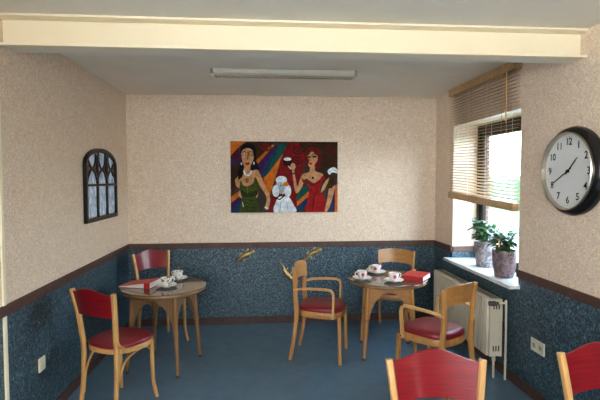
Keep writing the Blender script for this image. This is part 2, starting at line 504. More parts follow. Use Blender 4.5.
lathe(bm, [(0, -.03), (.015, -.03), (.015, .01), (0, .01)], 12, (-.01, y0 + .02, z0 - .01)); obj('return_pipe', bm, 'radiator', ra)
for yy in (-.4, .4):
    bm = N(); box(bm, .04, .1019, yy, yy + .03, .3, .5); obj('wall_bracket', bm, 'radiator', ra, False)

# ------------------------------------------------------------ chairs
def arm_chair(name, label, group, loc, rz):
    """local: front is +Y"""
    t = thing(name, label, 'chair', loc, rz, group)
    def seat_outline(k, dy=0):
        pts = []
        for i in range(36):
            a = 2 * PI * i / 36; c, s = math.cos(a), math.sin(a)
            x = math.copysign(abs(c) ** .62, c) * .215 * k; y = math.copysign(abs(s) ** .62, s) * .21 * k
            x *= 1 + .10 * (y / .21)
            pts.append((x, y + dy))
        return pts
    bm = N()
    lv = [(.985, .400), (1, .405), (1, .450), (.985, .455)]
    rings = [[bm.verts.new((x, y, z)) for x, y in seat_outline(k)] for k, z in lv]
    for a, b in zip(rings, rings[1:]):
        for i in range(36): bm.faces.new((a[i], a[(i + 1) % 36], b[(i + 1) % 36], b[i]))
    bm.faces.new(list(reversed(rings[0]))); bm.faces.new(rings[-1])
    obj('seat_frame', bm, 'beech', t)
    bm = N()
    lv = [(.93, .452), (.985, .457), (1.0, .470), (.985, .486), (.93, .497), (.75, .505), (.4, .509)]
    rings = [[bm.verts.new((x, y, z)) for x, y in seat_outline(k)] for k, z in lv]
    for a, b in zip(rings, rings[1:]):
        for i in range(36): bm.faces.new((a[i], a[(i + 1) % 36], b[(i + 1) % 36], b[i]))
    bm.faces.new(list(reversed(rings[0]))); bm.faces.new(rings[-1])
    obj('seat_cushion', bm, 'red_seat', t)
    for s in (-1, 1):
        bm = N(); sweep(bm, [(s * .205, .185, .43), (s * .21, .19, .25), (s * .215, .195, 0)], .034, .034, 10, 3, (0, 1, 0), 4, lambda q: 1.05 - .2 * q)
        obj('leg', bm, 'beech', t)
        bm = N(); sweep(bm, [(s * .20, -.265, 0), (s * .195, -.225, .22), (s * .19, -.205, .42), (s * .19, -.215, .58), (s * .197, -.218, .74), (s * .204, -.230, .852)], .027, .038, 10, 4, (0, 1, 0), 4, lambda q: .82 + .3 * min(1, q * 2.5) - .22 * max(0, q - .5) * 2)
        obj('rear_leg', bm, 'beech', t)
        bm = N()
        sweep(bm, [(s * .197, -.225, .645), (s * .225, -.14, .665), (s * .243, -.02, .672), (s * .247, .07, .672), (s * .245, .118, .662), (s * .242, .138, .625), (s * .238, .138, .55), (s * .232, .132, .41)], .034, .022, 10, 4, (0, .3, 1), 4)
        ar = obj('armrest', bm, 'beech_pale', t)
        bm = N(); lathe(bm, [(0, -.004), (.006, -.004), (.006, .004), (0, .004)], 10, (s * .2515 if s > 0 else s * .2515, .133, .43), 'x'); obj('screw', bm, 'chrome', ar)
    bm = N()                                         # curved plywood backrest
    nu, nv = 18, 6
    def P(u, v, side):
        x = u * (.196 + .018 * v); zt = .868 - .012 * u * u - .02 * abs(u) ** 6; zb = .70 + .02 * (1 - u * u)
        z = zb + (zt - zb) * v
        y = -.198 - .10 * (z - .66) - .042 * (1 - u * u) + .01
        return Vector((x, y + side * .0065, z))
    G = {}
    for sd in (-1, 1):
        for i in range(nu + 1):
            for j in range(nv + 1): G[sd, i, j] = bm.verts.new(P(-1 + 2 * i / nu, j / nv, sd))
    for sd in (-1, 1):
        for i in range(nu):
            for j in range(nv): bm.faces.new((G[sd, i, j], G[sd, i + 1, j], G[sd, i + 1, j + 1], G[sd, i, j + 1]))
    for i in range(nu):
        for j in (0, nv): bm.faces.new((G[-1, i, j], G[-1, i + 1, j], G[1, i + 1, j], G[1, i, j]))
    for j in range(nv):
        for i in (0, nu): bm.faces.new((G[-1, i, j], G[-1, i, j + 1], G[1, i, j + 1], G[1, i, j]))
    obj('backrest', bm, 'ply', t, bev=.003)
    for o in t.children_recursive: o.data.transform(Matrix.Diagonal((.93, .97, .97, 1)))
    return t

def bistro_chair(name, label, group, loc, rz):
    t = thing(name, label, 'chair', loc, rz, group)
    def outline(k):
        pts = []
        for i in range(40):
            a = 2 * PI * i / 40; c, s = math.cos(a), math.sin(a)
            x = math.copysign(abs(c) ** .78, c) * .205 * k; y = math.copysign(abs(s) ** .78, s) * .205 * k
            x *= 1 + .08 * y / .2
            pts.append((x, y))
        return pts
    def stack(lv):
        bm = N()
        rings = [[bm.verts.new((x, y, z)) for x, y in outline(k)] for k, z in lv]
        for a, b in zip(rings, rings[1:]):
            for i in range(40): bm.faces.new((a[i], a[(i + 1) % 40], b[(i + 1) % 40], b[i]))
        bm.faces.new(list(reversed(rings[0]))); bm.faces.new(rings[-1]); return bm
    obj('seat_frame', stack([(.96, .418), (.99, .421), (1, .43), (1, .448), (.985, .453)]), 'beech_pale', t)
    obj('seat_cushion', stack([(.93, .452), (.975, .457), (.985, .466), (.96, .478), (.85, .486), (.5, .491)]), 'red_seat', t)
    for s in (-1, 1):
        bm = N(); tube(bm, [(s * .155, .150, .43), (s * .157, .152, .30), (s * .160, .158, .13), (s * .176, .178, 0)], .0155, 10, 5, lambda q: 1.1 - .28 * q)
        obj('leg', bm, 'beech_pale', t)
        bm = N(); sweep(bm, [(s * .165, -.222, 0), (s * .156, -.20, .20), (s * .155, -.19, .42), (s * .160, -.200, .55), (s * .175, -.218, .70), (s * .193, -.245, .852)], .029, .034, 10, 5, (0, 1, 0), 2.6, lambda q: .85 + .25 * min(1, q * 2))
        obj('rear_leg', bm, 'beech_pale', t)
        bm = N()                                     # bentwood hoop brace at each side
        sweep(bm, [(s * .150, -.200, .12), (s * .155, -.175, .26), (s * .162, -.11, .365), (s * .165, 0, .405), (s * .160, .09, .398), (s * .156, .142, .36)], .012, .017, 8, 5, (1, 0, 0), 3)
        obj('side_brace', bm, 'beech_pale', t)
        bm = N()                                     # corner bend from the post onto the seat
        sweep(bm, [(s * .172, -.205, .565), (s * .176, -.19, .50), (s * .186, -.13, .455), (s * .197, -.03, .438)], .014, .022, 8, 5, (1, 0, 0), 3)
        obj('corner_brace', bm, 'beech_pale', t)
    bm = N()
    sweep(bm, [(-.158, .148, .33), (-.13, .15, .385), (0, .152, .41), (.13, .15, .385), (.158, .148, .33)], .012, .017, 8, 5, (0, 1, 0), 3)
    obj('front_brace', bm, 'beech_pale', t)
    bm = N()
    nu, nv = 22, 6
    def P(u, v, side):
        zt = .842 + .038 * (.5 + .5 * math.cos(PI * min(1, abs(u) * 1.05)))
        zb = .675 + .012 * (1 - u * u)
        z = zb + (zt - zb) * v
        x = u * (.166 + .026 * (z - .675) / .19)
        y = -.212 - .19 * (z - .675) - .04 * (1 - u * u)
        return Vector((x, y + side * .006, z))
    G = {}
    for sd in (-1, 1):
        for i in range(nu + 1):
            for j in range(nv + 1): G[sd, i, j] = bm.verts.new(P(-1 + 2 * i / nu, j / nv, sd))
    for sd in (-1, 1):
        for i in range(nu):
            for j in range(nv): bm.faces.new((G[sd, i, j], G[sd, i + 1, j], G[sd, i + 1, j + 1], G[sd, i, j + 1]))
    for i in range(nu):
        for j in (0, nv): bm.faces.new((G[-1, i, j], G[-1, i + 1, j], G[1, i + 1, j], G[1, i, j]))
    for j in range(nv):
        for i in (0, nu): bm.faces.new((G[-1, i, j], G[-1, i, j + 1], G[1, i, j + 1], G[1, i, j]))
    obj('backrest', bm, 'red_panel', t, bev=.003)
    for o in t.children_recursive: o.data.transform(Matrix.Diagonal((1, .95, 1, 1)))
    return t

def face(deg): return R(deg - 90)
ga, gb = 'wooden armchairs at the right table', 'wooden chairs with red backrests'
ac = arm_chair('armchair', 'beech armchair with red seat seen from its side, left of the right-hand table', ga, (.55, 4.13, 0), face(-18))
dup(ac, (1.312, 3.40, 0), face(123), 'beech armchair with red seat and its back turned to the radiator', ga)
dup(ac, (1.34, 4.68, 0), face(240), 'beech armchair by the back wall, mostly hidden behind the right-hand table', ga)
bc = bistro_chair('bistro_chair', 'bentwood chair with red back seen from behind, beside the left wall', gb, (-1.008, 3.37, 0), face(60))
dup(bc, (-.975, 4.64, 0), face(-51), 'bentwood chair in the back left corner behind the left-hand table', gb)
dup(bc, (.695, 1.61, 0), face(264), 'glossy red-backed chair cut by the bottom edge, nearest the middle of the room', gb)
dup(bc, (1.465, 1.625, 0), face(268), 'red-backed chair cut off in the bottom right corner below the clock', gb)

# ------------------------------------------------------------ tables
TZ = .69
def table(name, label, loc, rz, m, half=.19, foot=.225, rad=.352, edge='table_wood'):
    t = thing(name, label, 'table', loc, rz, 'round cafe tables')
    bm = N(); lathe(bm, [(0, TZ - .034), (rad - .012, TZ - .034), (rad - .004, TZ - .029), (rad - .002, TZ - .018), (rad - .005, TZ - .009), (0, TZ - .009)], 64)
    obj('tabletop', bm, edge, t)
    bm = N(); lathe(bm, [(0, TZ - .0085), (rad + .002, TZ - .0085), (rad + .005, TZ - .006), (rad + .005, TZ - .003), (rad + .002, TZ), (0, TZ)], 64)
    obj('glass_top', bm, 'table_glass', t)
    # aprons with arches on four sides
    za = TZ - .034; hgt = .30
    for k in range(4):
        bm = N()
        poly = [(-half, za), (-half, za - hgt)]
        for i in range(17):
            a = PI - PI * i / 16
            poly.append((math.cos(a) * (half - .012) * (1 - .16 * math.sin(a)), za - hgt + math.sin(a) ** .9 * (hgt - .06)))
        poly += [(half, za - hgt), (half, za)]
        Mx = Matrix.Rotation(k * PI / 2, 4, 'Z')
        prism(bm, poly, lambda u, v, tt: Mx @ Vector((u, -half - .008 + tt * .016 - (za - v) * .02, v)))
        obj('apron', bm, m, t, False, .002)
    for sx, sy in ((-1, -1), (1, -1), (1, 1), (-1, 1)):
        bm = N()
        tube(bm, [(sx * half, sy * half, za), (sx * (half + .01), sy * (half + .01), za - .28), (sx * foot, sy * foot, .018)], .0165, 12, 4,
             lambda q: 1.0 + .25 * q if q < .5 else 1.12 - .6 * (q - .5))
        lg = obj('leg', bm, 'table_wood' if m != 'ply' else 'beech', t)
        bm = N(); lathe(bm, [(0, 0), (.014, 0), (.0165, .02), (0, .024)], 12, (sx * foot, sy * foot, 0)); obj('foot_cap', bm, 'steel_tip', lg)
        bm = N(); lathe(bm, [(0, 0), (.020, 0), (.023, .008), (.020, .016), (0, .016)], 12, (sx * (half + .012), sy * (half + .012), za - hgt - .012)); obj('leg_ring', bm, edge, lg)
    return t
TL = (-.83, 4.02); TR = (1.155, 4.15)
table('cafe_table', 'round wicker table with glass top and red folder near the left wall', (TL[0], TL[1], 0), R(-16), 'wicker')
table('cafe_table', 'round wooden table with glass top set for three, near the window', (TR[0], TR[1], 0), R(-9), 'ply', rad=.355)

# ------------------------------------------------------------ cups
def cup(label, loc, rz, m, dots, first=None):
    t = thing('cup_and_saucer', label, 'cup', loc, rz, 'cups on their saucers')
    bm = N(); lathe(bm, [(0, .0), (.030, 0), (.032, .004), (.055, .008), (.075, .017), (.0775, .018), (.0765, .0205), (.054, .012), (.03, .0075), (0, .0075)], 36); obj('saucer', bm, 'china', t)
    bm = N(); lathe(bm, [(0, .008), (.022, .008), (.024, .012), (.030, .018), (.036, .03), (.0395, .05), (.0415, .070), (.0400, .0708), (.0380, .055), (.034, .032), (.024, .019), (0, .016)], 36); cu = obj('cup_bowl', bm, m, t)
    bm = N(); tube(bm, [(.037, 0, .060), (.052, 0, .065), (.063, 0, .055), (.060, 0, .038), (.048, 0, .028), (.033, 0, .030)], .0042, 8, 5); obj('handle', bm, 'china', cu)
    bm = N(); lathe(bm, [(0, .0555), (.0375, .0555), (.0375, .057), (0, .057)], 24); obj('coffee', bm, 'coffee', cu)
    if dots:
        for a0 in (-1.9, -.4, 1.2, 2.7):
            bm = N()
            for k in range(7):
                aa = a0 + (0 if k == 0 else .26 * math.cos(k * PI / 3)); zz = .045 + (0 if k == 0 else .011 * math.sin(k * PI / 3))
                r = .0372 + (zz - .03) * .15 + .0012
                c = Vector((math.cos(aa) * r, math.sin(aa) * r, zz)); nx = Vector((math.cos(aa), math.sin(aa), 0)); ty = Vector((-nx.y, nx.x, 0))
                ring = [bm.verts.new(c + ty * math.cos(b) * .0058 + Vector((0, 0, 1)) * math.sin(b) * .0058 - nx * .0006 * 0) for b in [q * PI / 4 for q in range(8)]]
                top = bm.verts.new(c + nx * .0012)
                for q in range(8): bm.faces.new((ring[q], ring[(q + 1) % 8], top))
            obj('rose_print', bm, 'china_rose', cu)
    for o in t.children_recursive: o.data.transform(Matrix.Scale(1.12, 4))
    return t
cup('cup with dark floral print and saucer, close beside the red folder on the left table', (-.800, 3.965, TZ), R(35), 'china_fruit', False)
cup('cup with dark floral print and saucer, at the back edge of the left table', (-.752, 4.245, TZ), R(150), 'china_fruit', False)
cr = cup('rose-printed white cup on a saucer at the left edge of the right table', (.905, 4.10, TZ), R(200), 'china', True)
dup(cr, (1.105, 4.36, TZ), R(170), 'rose-printed white cup on a saucer in front of the empty armchair back')
dup(cr, (1.165, 3.985, TZ), R(15), 'rose-printed white cup on a saucer beside the red binder, right table')

# ------------------------------------------------------------ red folders
def binder(name, label, corner, ang, wdt, lng, h0, h1, spine):
    """covers over a block of pages, height h0 at y=0 and h1 at y=lng"""
    t = thing(name, label, 'folder', (corner[0], corner[1], TZ), ang, 'red menu folders')
    bm = N(); H_ = lambda y: h0 + (h1 - h0) * max(0, min(1, y / lng))
    v = box(bm, -.004, wdt + .004, -.004, lng + .004, .0006, .003)
    v = box(bm, -.004, wdt + .004, -.004, lng + .004, 0, 1)
    for q in v: q.co.z = H_(q.co.y) - (.003 if q.co.z < .5 else 0)
    if spine: box(bm, -.004, wdt + .004, -.0045, -.001, .0006, h0)
    else:
        v = box(bm, -.004, .0, -.004, .05, .0006, 1)
        for q in v:
            if q.co.z > .5: q.co.z = H_(q.co.y)
    obj('cover', bm, 'red_cloth', t, False, .001)
    bm = N(); v = box(bm, .001, wdt - .002, .0, lng - .001, 0, 1)
    for q in v: q.co.z = .0032 if q.co.z < .5 else max(.004, H_(q.co.y) - .0034)
    obj('pages', bm, 'paper', t, False)
    return t
# left: red cover lying on a wedge of pages, the page edge turned to the right
b1 = binder('red_folder', 'red folder of white pages lying on the left-hand table', (-.925, 3.90), R(74), .205, .28, .052, .012, False)
b2 = binder('red_folder', 'thick red folder with white page edges lying on the right-hand table', (1.262, 4.05), R(-36), .185, .235, .044, .046, True)

# ------------------------------------------------------------ plants on the sill
def plant(label, loc, rz, potm, r, h, seed, nleaf=150, hh=.19):
    rnd = random.Random(seed)
    t = thing('potted_plant', label, 'plant', loc, rz, 'plants on the window sill')
    bm = N(); lathe(bm, [(0, 0), (r * .74, 0), (r * .80, .008), (r * .95, h * .45), (r, h * .8), (r, h), (r - .008, h + .002), (r - .012, h - .01), (r - .02, h - .03), (0, h - .03)], 36); obj('pot', bm, potm, t)
    bm = N(); lathe(bm, [(0, h - .029), (r - .018, h - .029), (r - .018, h - .018), (0, h - .010)], 24); obj('soil', bm, 'soil', t)
    bs = N(); bl_ = N()
    for s in range(11):
        a = rnd.uniform(0, 2 * PI); lean = rnd.uniform(.2, 1.0) * r * 1.5; top = h + hh * rnd.uniform(.55, 1.0)
        b0 = Vector((math.cos(a) * r * .3, math.sin(a) * r * .3, h - .02)); b1 = Vector((math.cos(a) * lean, math.sin(a) * lean, top))
        mid = b0.lerp(b1, .5) + Vector((0, 0, .02))
        tube(bs, [b0, mid, b1], .003, 6, 3)
        for k in range(nleaf // 11):
            q = .2 + .8 * (k + 1) / (nleaf // 11)
            p = b0.lerp(b1, q); la = rnd.uniform(0, 2 * PI); el = rnd.uniform(-.25, .75); ln = rnd.uniform(.06, .12); wd = ln * rnd.uniform(.36, .5)
            d = Vector((math.cos(la) * math.cos(el), math.sin(la) * math.cos(el), math.sin(el)))
            side = d.cross(Vector((0, 0, 1))).normalized(); nrm = side.cross(d)
            prev = None; c0 = None
            rows = []
            for j in range(6):
                u = j / 5; wv = wd * math.sin(PI * min(.98, u * .93 + .05)) * .5
                cpt = p + d * ln * u - Vector((0, 0, 1)) * (u * u) * ln * .35
                rows.append((bl_.verts.new(cpt - side * wv + nrm * wv * .35), bl_.verts.new(cpt), bl_.verts.new(cpt + side * wv + nrm * wv * .35)))
            for a_, b_2 in zip(rows, rows[1:]):
                bl_.faces.new((a_[0], a_[1], b_2[1], b_2[0])); bl_.faces.new((a_[1], a_[2], b_2[2], b_2[1]))
    obj('stems', bs, 'leaf', t); obj('foliage', bl_, 'leaf', t)
    return t
plant('leafy green plant in a grey marbled pot, the farther one on the window sill', (2.075, 4.13, ZS), 0, 'pot_grey', .10, .235, 11, hh=.20)
plant('leafy green plant in a plum-brown marbled pot, the nearer one on the window sill', (2.015, 3.685, ZS), 1, 'pot_plum', .096, .225, 23, hh=.18)

# ------------------------------------------------------------ wall clock
CY, CZ, CX = 2.75, 1.645, XR
ck = thing('wall_clock', 'large round wall clock with black case and silver rim', 'clock', (CX, CY, CZ))
bm = N(); lathe(bm, [(0, -.001), (.262, -.001), (.276, -.010), (.280, -.03), (.272, -.052), (.252, -.066), (.235, -.07), (.235, -.045), (0, -.045)], 72, axis='x'); obj('case', bm, 'black', ck)
bm = N(); lathe(bm, [(.229, -.04), (.240, -.064), (.2425, -.083), (.238, -.090), (.232, -.085), (.228, -.060), (.229, -.04)], 72, axis='x'); obj('rim', bm, 'silver', ck)
bm = N(); lathe(bm, [(0, -.058), (.230, -.058), (.230, -.046), (0, -.046)], 72, axis='x'); dial = obj('dial', bm, 'dial', ck, smooth=False)
# numerals (built-in typeface turned to mesh). On this wall the viewer looks along +X, so right is -Y
def text_mesh(name, s, size, place, parent, m):
    cu = bpy.data.curves.new('txt', 'FONT'); cu.body = s; cu.size = size; cu.align_x = 'CENTER'; cu.align_y = 'CENTER'; cu.extrude = .0006; cu.offset = .0006
    to = bpy.data.objects.new('txt', cu); C.objects.link(to)
    dg = bpy.context.evaluated_depsgraph_get(); dg.update()
    me = bpy.data.meshes.new_from_object(to.evaluated_get(dg))
    bpy.data.objects.remove(to); me.transform(place); me.materials.clear(); me.materials.append(M[m])
    o = bpy.data.objects.new(name, me); C.objects.link(o); o.parent = parent
    return o
for k in range(1, 13):
    a = R(90 - 30 * k)
    rr = .182
    # text x -> -Y, text y -> +Z, text z -> -X
    mt = Matrix(((0, 0, -1, -.0592), (-1, 0, 0, -math.cos(a) * rr), (0, 1, 0, math.sin(a) * rr), (0, 0, 0, 1)))
    text_mesh('numeral', str(k), .062, mt, dial, 'black')
bm = N()
for k in range(60):
    a = R(6 * k); r0, r1, wv = .211, .218, (.0018 if k % 5 == 0 else .0009)
    d = Vector((0, math.cos(a), math.sin(a))); s_ = Vector((0, -d.z, d.y)); xo = Vector((-.0584, 0, 0))
    vs = [bm.verts.new(xo + d * r0 + s_ * wv), bm.verts.new(xo + d * r1 + s_ * wv), bm.verts.new(xo + d * r1 - s_ * wv), bm.verts.new(xo + d * r0 - s_ * wv)]
    bm.faces.new(vs)
obj('minute_marks', bm, 'black', dial, False)
def hand(name, clock_deg, ln, back, w, x):
    a = R(90 - clock_deg); d = Vector((0, -math.cos(a), math.sin(a))); s_ = Vector((0, -d.z, d.y)); bm = N()
    poly = [(-back, -w * .6), (0, -w), (ln * .75, -w * .8), (ln, 0), (ln * .75, w * .8), (0, w), (-back, w * .6)]
    prism(bm, poly, lambda u, v, t: Vector((x - t * .0015, 0, 0)) + d * u + s_ * v)
    obj(name, bm, 'black', ck, False)
hand('hour_hand', 46, .125, .03, .005, -.062)
hand('minute_hand', 241, .185, .04, .0038, -.065)
bm = N(); lathe(bm, [(0, -.07), (.010, -.07), (.011, -.061), (.011, -.058), (0, -.058)], 20, axis='x'); obj('hub', bm, 'black', ck)

# ------------------------------------------------------------ sockets
t = thing('power_socket', 'cream double power socket low on the dark wall right of the radiator', 'socket', (XR, 3.11, .40))
bm = N(); box(bm, -.011, .0, -.079, .079, -.045, .045); obj('plate', bm, 'socket', t, False, .003)
for yy in (-.037, .037):
    bm = N(); lathe(bm, [(.024, -.0105), (.027, -.0135), (.024, -.0145), (.021, -.012), (.019, -.011), (0, -.011), ], 24, (0, yy, 0), 'x')
    q = obj('socket_ring', bm, 'socket', t)
    bm = N(); 
    for dz in (-.0095, .0095): lathe(bm, [(0, -.0125), (.003, -.0125), (.003, -.0105), (0, -.0105)], 10, (0, yy, dz), 'x')
    obj('pin_hole', bm, 'dark_plastic', q)
t = thing('power_socket', 'small cream single socket low on the blue part of the left wall', 'socket', (XL, 3.085, .405))
bm = N(); box(bm, 0, .011, -.041, .041, -.044, .044); obj('plate', bm, 'socket', t, False, .003)
bm = N(); lathe(bm, [(.024, .0105), (.027, .0135), (.024, .0145), (.021, .012), (0, .011)], 24, axis='x'); q = obj('socket_ring', bm, 'socket', t)
bm = N()
for dz in (-.0095, .0095): lathe(bm, [(0, .0125), (.003, .0125), (.003, .0105), (0, .0105)], 10, (0, 0, dz), 'x')
obj('pin_hole', bm, 'dark_plastic', q)

# ------------------------------------------------------------ ceiling lamp
cl = thing('ceiling_lamp', 'long metal fluorescent ceiling lamp with louvre, unlit', 'lamp', (.200, 3.93, H))
bm = N()
hl = .578
prism(bm, [(-.085, 0), (-.085, -.012), (-.07, -.035), (-.045, -.048), (.045, -.048), (.07, -.035), (.085, -.012), (.085, 0)], lambda u, v, tt: Vector((-hl if tt == 0 else hl, u, v)))
obj('housing', bm, 'lamp_metal', cl, False, .002)
for s in (-1, 1):
    bm = N(); box(bm, s * hl - .012, s * hl + .012, -.088, .088, -.052, 0); obj('end_cap', bm, 'chrome', cl, False, .004)
bm = N()
box(bm, -hl + .02, hl - .02, .036, .040, -.064, -.046); box(bm, -hl + .02, hl - .02, -.040, -.036, -.064, -.046)
for i in range(46):
    x = -hl + .03 + i * (2 * hl - .06) / 45
    box(bm, x, x + .002, -.036, .036, -.064, -.046)
obj('louvre', bm, 'chrome', cl, False)
bm = N(); tube(bm, [(-hl + .03, 0, -.053), (hl - .03, 0, -.053)], .006, 12, 1); obj('tube_lamp', bm, 'white', cl)
for o in cl.children_recursive: o.data.transform(Matrix.Diagonal((1.03, .72, .9, 1)))

# ------------------------------------------------------------ arched leaded window panel on the left wall
AY0, AY1, AZ0, AZS, AZT = 3.86, 4.66, 1.238, 1.715, 1.868
sg = thing('leaded_glass_panel', 'dark-framed arched window panel with rippled blue glass on the left wall', 'window', (XL, (AY0 + AY1) / 2, AZ0))
hw = (AY1 - AY0) / 2; hs = AZS - AZ0; ht = AZT - AZ0
def arch_pts(k_in, n=20):
    w_ = hw - k_in; pts = [(-w_, k_in), (w_, k_in)]
    for i in range(n + 1):
        a = PI * i / n
        pts.append((math.cos(a) * w_, hs + math.sin(a) ** .95 * (ht - hs - k_in)))
    return pts
bm = N()
A, B = arch_pts(0), arch_pts(.036)
n = len(A)
for x0, x1 in ((.001, .032),):
    va = [bm.verts.new((x1, u, v)) for u, v in A]; vb = [bm.verts.new((x1, u, v)) for u, v in B]
    wa = [bm.verts.new((x0, u, v)) for u, v in A]; wb = [bm.verts.new((x0, u, v)) for u, v in B]
    for i in range(n):
        j = (i + 1) % n
        bm.faces.new((va[i], va[j], vb[j], vb[i])); bm.faces.new((wa[i], wb[i], wb[j], wa[j]))
        bm.faces.new((va[i], wa[i], wa[j], va[j])); bm.faces.new((vb[i], vb[j], wb[j], wb[i]))
obj('arched_frame', bm, 'frame_dark', sg, False, .004)
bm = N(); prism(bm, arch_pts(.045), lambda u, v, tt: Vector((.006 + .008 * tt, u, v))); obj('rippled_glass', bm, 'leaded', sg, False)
bm = N()
iw = hw - .036; third = 2 * iw / 3
for s in (-1, 1):
    sweep(bm, [(.022, s * third / 2, .03), (.022, s * third / 2, hs + .085)], .028, .022, 8, 1, (1, 0, 0), 5)
sweep(bm, [(.022, -iw, .31), (.022, iw, .31)], .022, .022, 8, 1, (1, 0, 0), 5)
def lead(pts): sweep(bm, pts, .022, .014, 8, 6, (1, 0, 0), 4)
for k in (-1, 0, 1):
    c = k * third; e = third / 2
    lead([(.022, c - e, .315), (.022, c - e * .92, .35), (.022, c - e * .55, .41), (.022, c - e * .12, .443)])
    lead([(.022, c + e, .315), (.022, c + e * .92, .35), (.022, c + e * .55, .41), (.022, c + e * .12, .443)])
    tp = .575 if k else .60
    lead([(.022, c - e * .75, tp - (.05 if k < 0 else 0)), (.022, c - e * .6, .50), (.022, c - e * .12, .443)])
    lead([(.022, c + e * .75, tp - (.05 if k > 0 else 0)), (.022, c + e * .6, .50), (.022, c + e * .12, .443)])
obj('lead_bars', bm, 'frame_dark', sg)
for c in (-iw + .065, -third / 2, third / 2, iw - .065):
        bm = N(); prism(bm, [(c - .055, .443), (c, .385), (c + .055, .443), (c, .501)], lambda u, v, tt: Vector((.016 + .006 * tt, u, v)))
        obj('red_diamond', bm, 'red_glass', sg, False)

# ------------------------------------------------------------ lizards on the back wall
def lizard(label, tail, head, flip=1):
    tv, hv = Vector((tail[0], 0, tail[1])), Vector((head[0], 0, head[1])); d = hv - tv; ln = d.length; ang = math.atan2(d.z, d.x)
    t = thing('lizard_ornament', label, 'ornament', (tail[0], YB, tail[1]), 0, 'brass lizards on the back wall')
    rot = Matrix.Rotation(-ang, 4, 'Y')
    k = ln
    def Q(x, z, y=-.018): return rot @ Vector((x * k, y, z * k * flip))
    bm = N()
    tube(bm, [Q(0, 0, -.004), Q(.15, -.03, -.012), Q(.32, .0, -.018), Q(.5, .04, -.022), Q(.68, .035, -.022), Q(.80, .01, -.02), Q(.92, .0, -.02), Q(1.0, .0, -.016)], k * .11, 12, 5,
         lambda q: (.12 + 1.5 * q if q < .5 else (.95 if q < .68 else (.72 if q < .8 else max(.25, .95 - 2.5 * (q - .85)) if q > .85 else .8))))
    bd = obj('body', bm, 'brass', t)
    for (x, z, x2, z2, x3, z3) in ((.72, .07, .70, .15, .78, .17), (.70, -.04, .74, -.12, .66, -.16), (.42, .06, .37, .14, .45, .18), (.42, -.02, .45, -.12, .37, -.16)):
        bm = N(); tube(bm, [Q(x, z, -.02), Q(x2, z2, -.014), Q(x3, z3, -.003)], k * .026, 8, 4, lambda q: 1.1 - .35 * q)
        for a in (-.5, 0, .5):
            tube(bm, [Q(x3, z3, -.006), Q(x3 + .06 * math.cos(a), z3 + .06 * math.sin(a), -.003)], k * .009, 6, 1)
        obj('leg', bm, 'brass', t)
    return t
lizard('brass lizard ornament on the blue wall, the leftmost, head pointing up right', (-.300, .675), (-.080, .812))
lizard('brass lizard ornament climbing down beside the armchair back, the lowest', (.205, .675), (.34, .48), -1)
lizard('brass lizard ornament on the blue wall just above the armchair back', (.445, .690), (.66, .822))

# ------------------------------------------------------------ painting
PX0, PX1, PZ0, PZ1 = -.327, .843, 1.230, 2.003
pt = thing('painting', 'colourful canvas painting of two women and a white poodle', 'painting', (PX0, YB, PZ0))
bm = N(); box(bm, 0, PX1 - PX0, -.03, -.001, 0, PZ1 - PZ0); cv = obj('canvas', bm, plain('canvas_ground', (.022, .010, .006), .8, var=.3, scale=9), pt, False, .001)
K = {}
def paint(nm, col):
    if nm not in K:
        K[nm] = plain('paint_' + nm, [c ** 1.2 for c in col], .7, var=.28, scale=22, bumpy=.1)
        K[nm].node_tree.nodes['Principled BSDF'].inputs['Specular IOR Level'].default_value = .12
    return K[nm]
cols = dict(orange=(.52, .16, .015), brown=(.055, .025, .010), purple=(.06, .02, .09), blue=(.02, .05, .13), green=(.012, .10, .08), red=(.20, .010, .012), dred=(.10, .008, .010),
            skin=(.50, .28, .15), shade=(.28, .13, .06), hair=(.006, .006, .007), olive=(.065, .09, .018), dolive=(.03, .045, .010), white=(.66, .69, .72), grey=(.36, .42, .48), rhair=(.15, .014, .010), dress=(.30, .014, .016), wine=(.05, .004, .006), lip=(.35, .01, .01))
mats = []; idx = {}
for kk, vv in cols.items(): idx[kk] = len(mats); mats.append(paint(kk, vv))
pbm = N(); layer = [0]
def pp(col, pts, smooth=False, n=5):
    layer[0] += 1
    q = [((x - 50) / 469 * (PX1 - PX0), (367 - y) / 312 * (PZ1 - PZ0)) for x, y in pts]
    if smooth:
        out = []; m_ = len(q)
        for i in range(m_):
            p0, p1, p2, p3 = [Vector(q[(i + d) % m_]) for d in (-1, 0, 1, 2)]
            for k in range(n):
                t_ = k / n; v = .5 * ((2 * p1) + (-p0 + p2) * t_ + (2 * p0 - 5 * p1 + 4 * p2 - p3) * t_ * t_ + (-p0 + 3 * p1 - 3 * p2 + p3) * t_ ** 3); out.append((v.x, v.y))
        q = out
    WW, HH = PX1 - PX0 - .001, PZ1 - PZ0 - .001
    y = -.0302 - layer[0] * .00007
    vs = [pbm.verts.new((min(WW, max(.001, u)), y, min(HH, max(.001, v)))) for u, v in q]
    f = pbm.faces.new(vs); f.material_index = idx[col]
def dot(col, x, y, rx, ry, n=12): pp(col, [(x + rx * math.cos(2 * PI * i / n), y + ry * math.sin(2 * PI * i / n)) for i in range(n)])
def line(col, pts, w):
    P_ = [Vector(p) for p in pts]; a, b = [], []
    for i, p in enumerate(P_):
        d = (P_[min(i + 1, len(P_) - 1)] - P_[max(i - 1, 0)]).normalized(); s_ = Vector((-d.y, d.x)) * w / 2
        a.append(tuple(p + s_)); b.append(tuple(p - s_))
    pp(col, a + b[::-1])
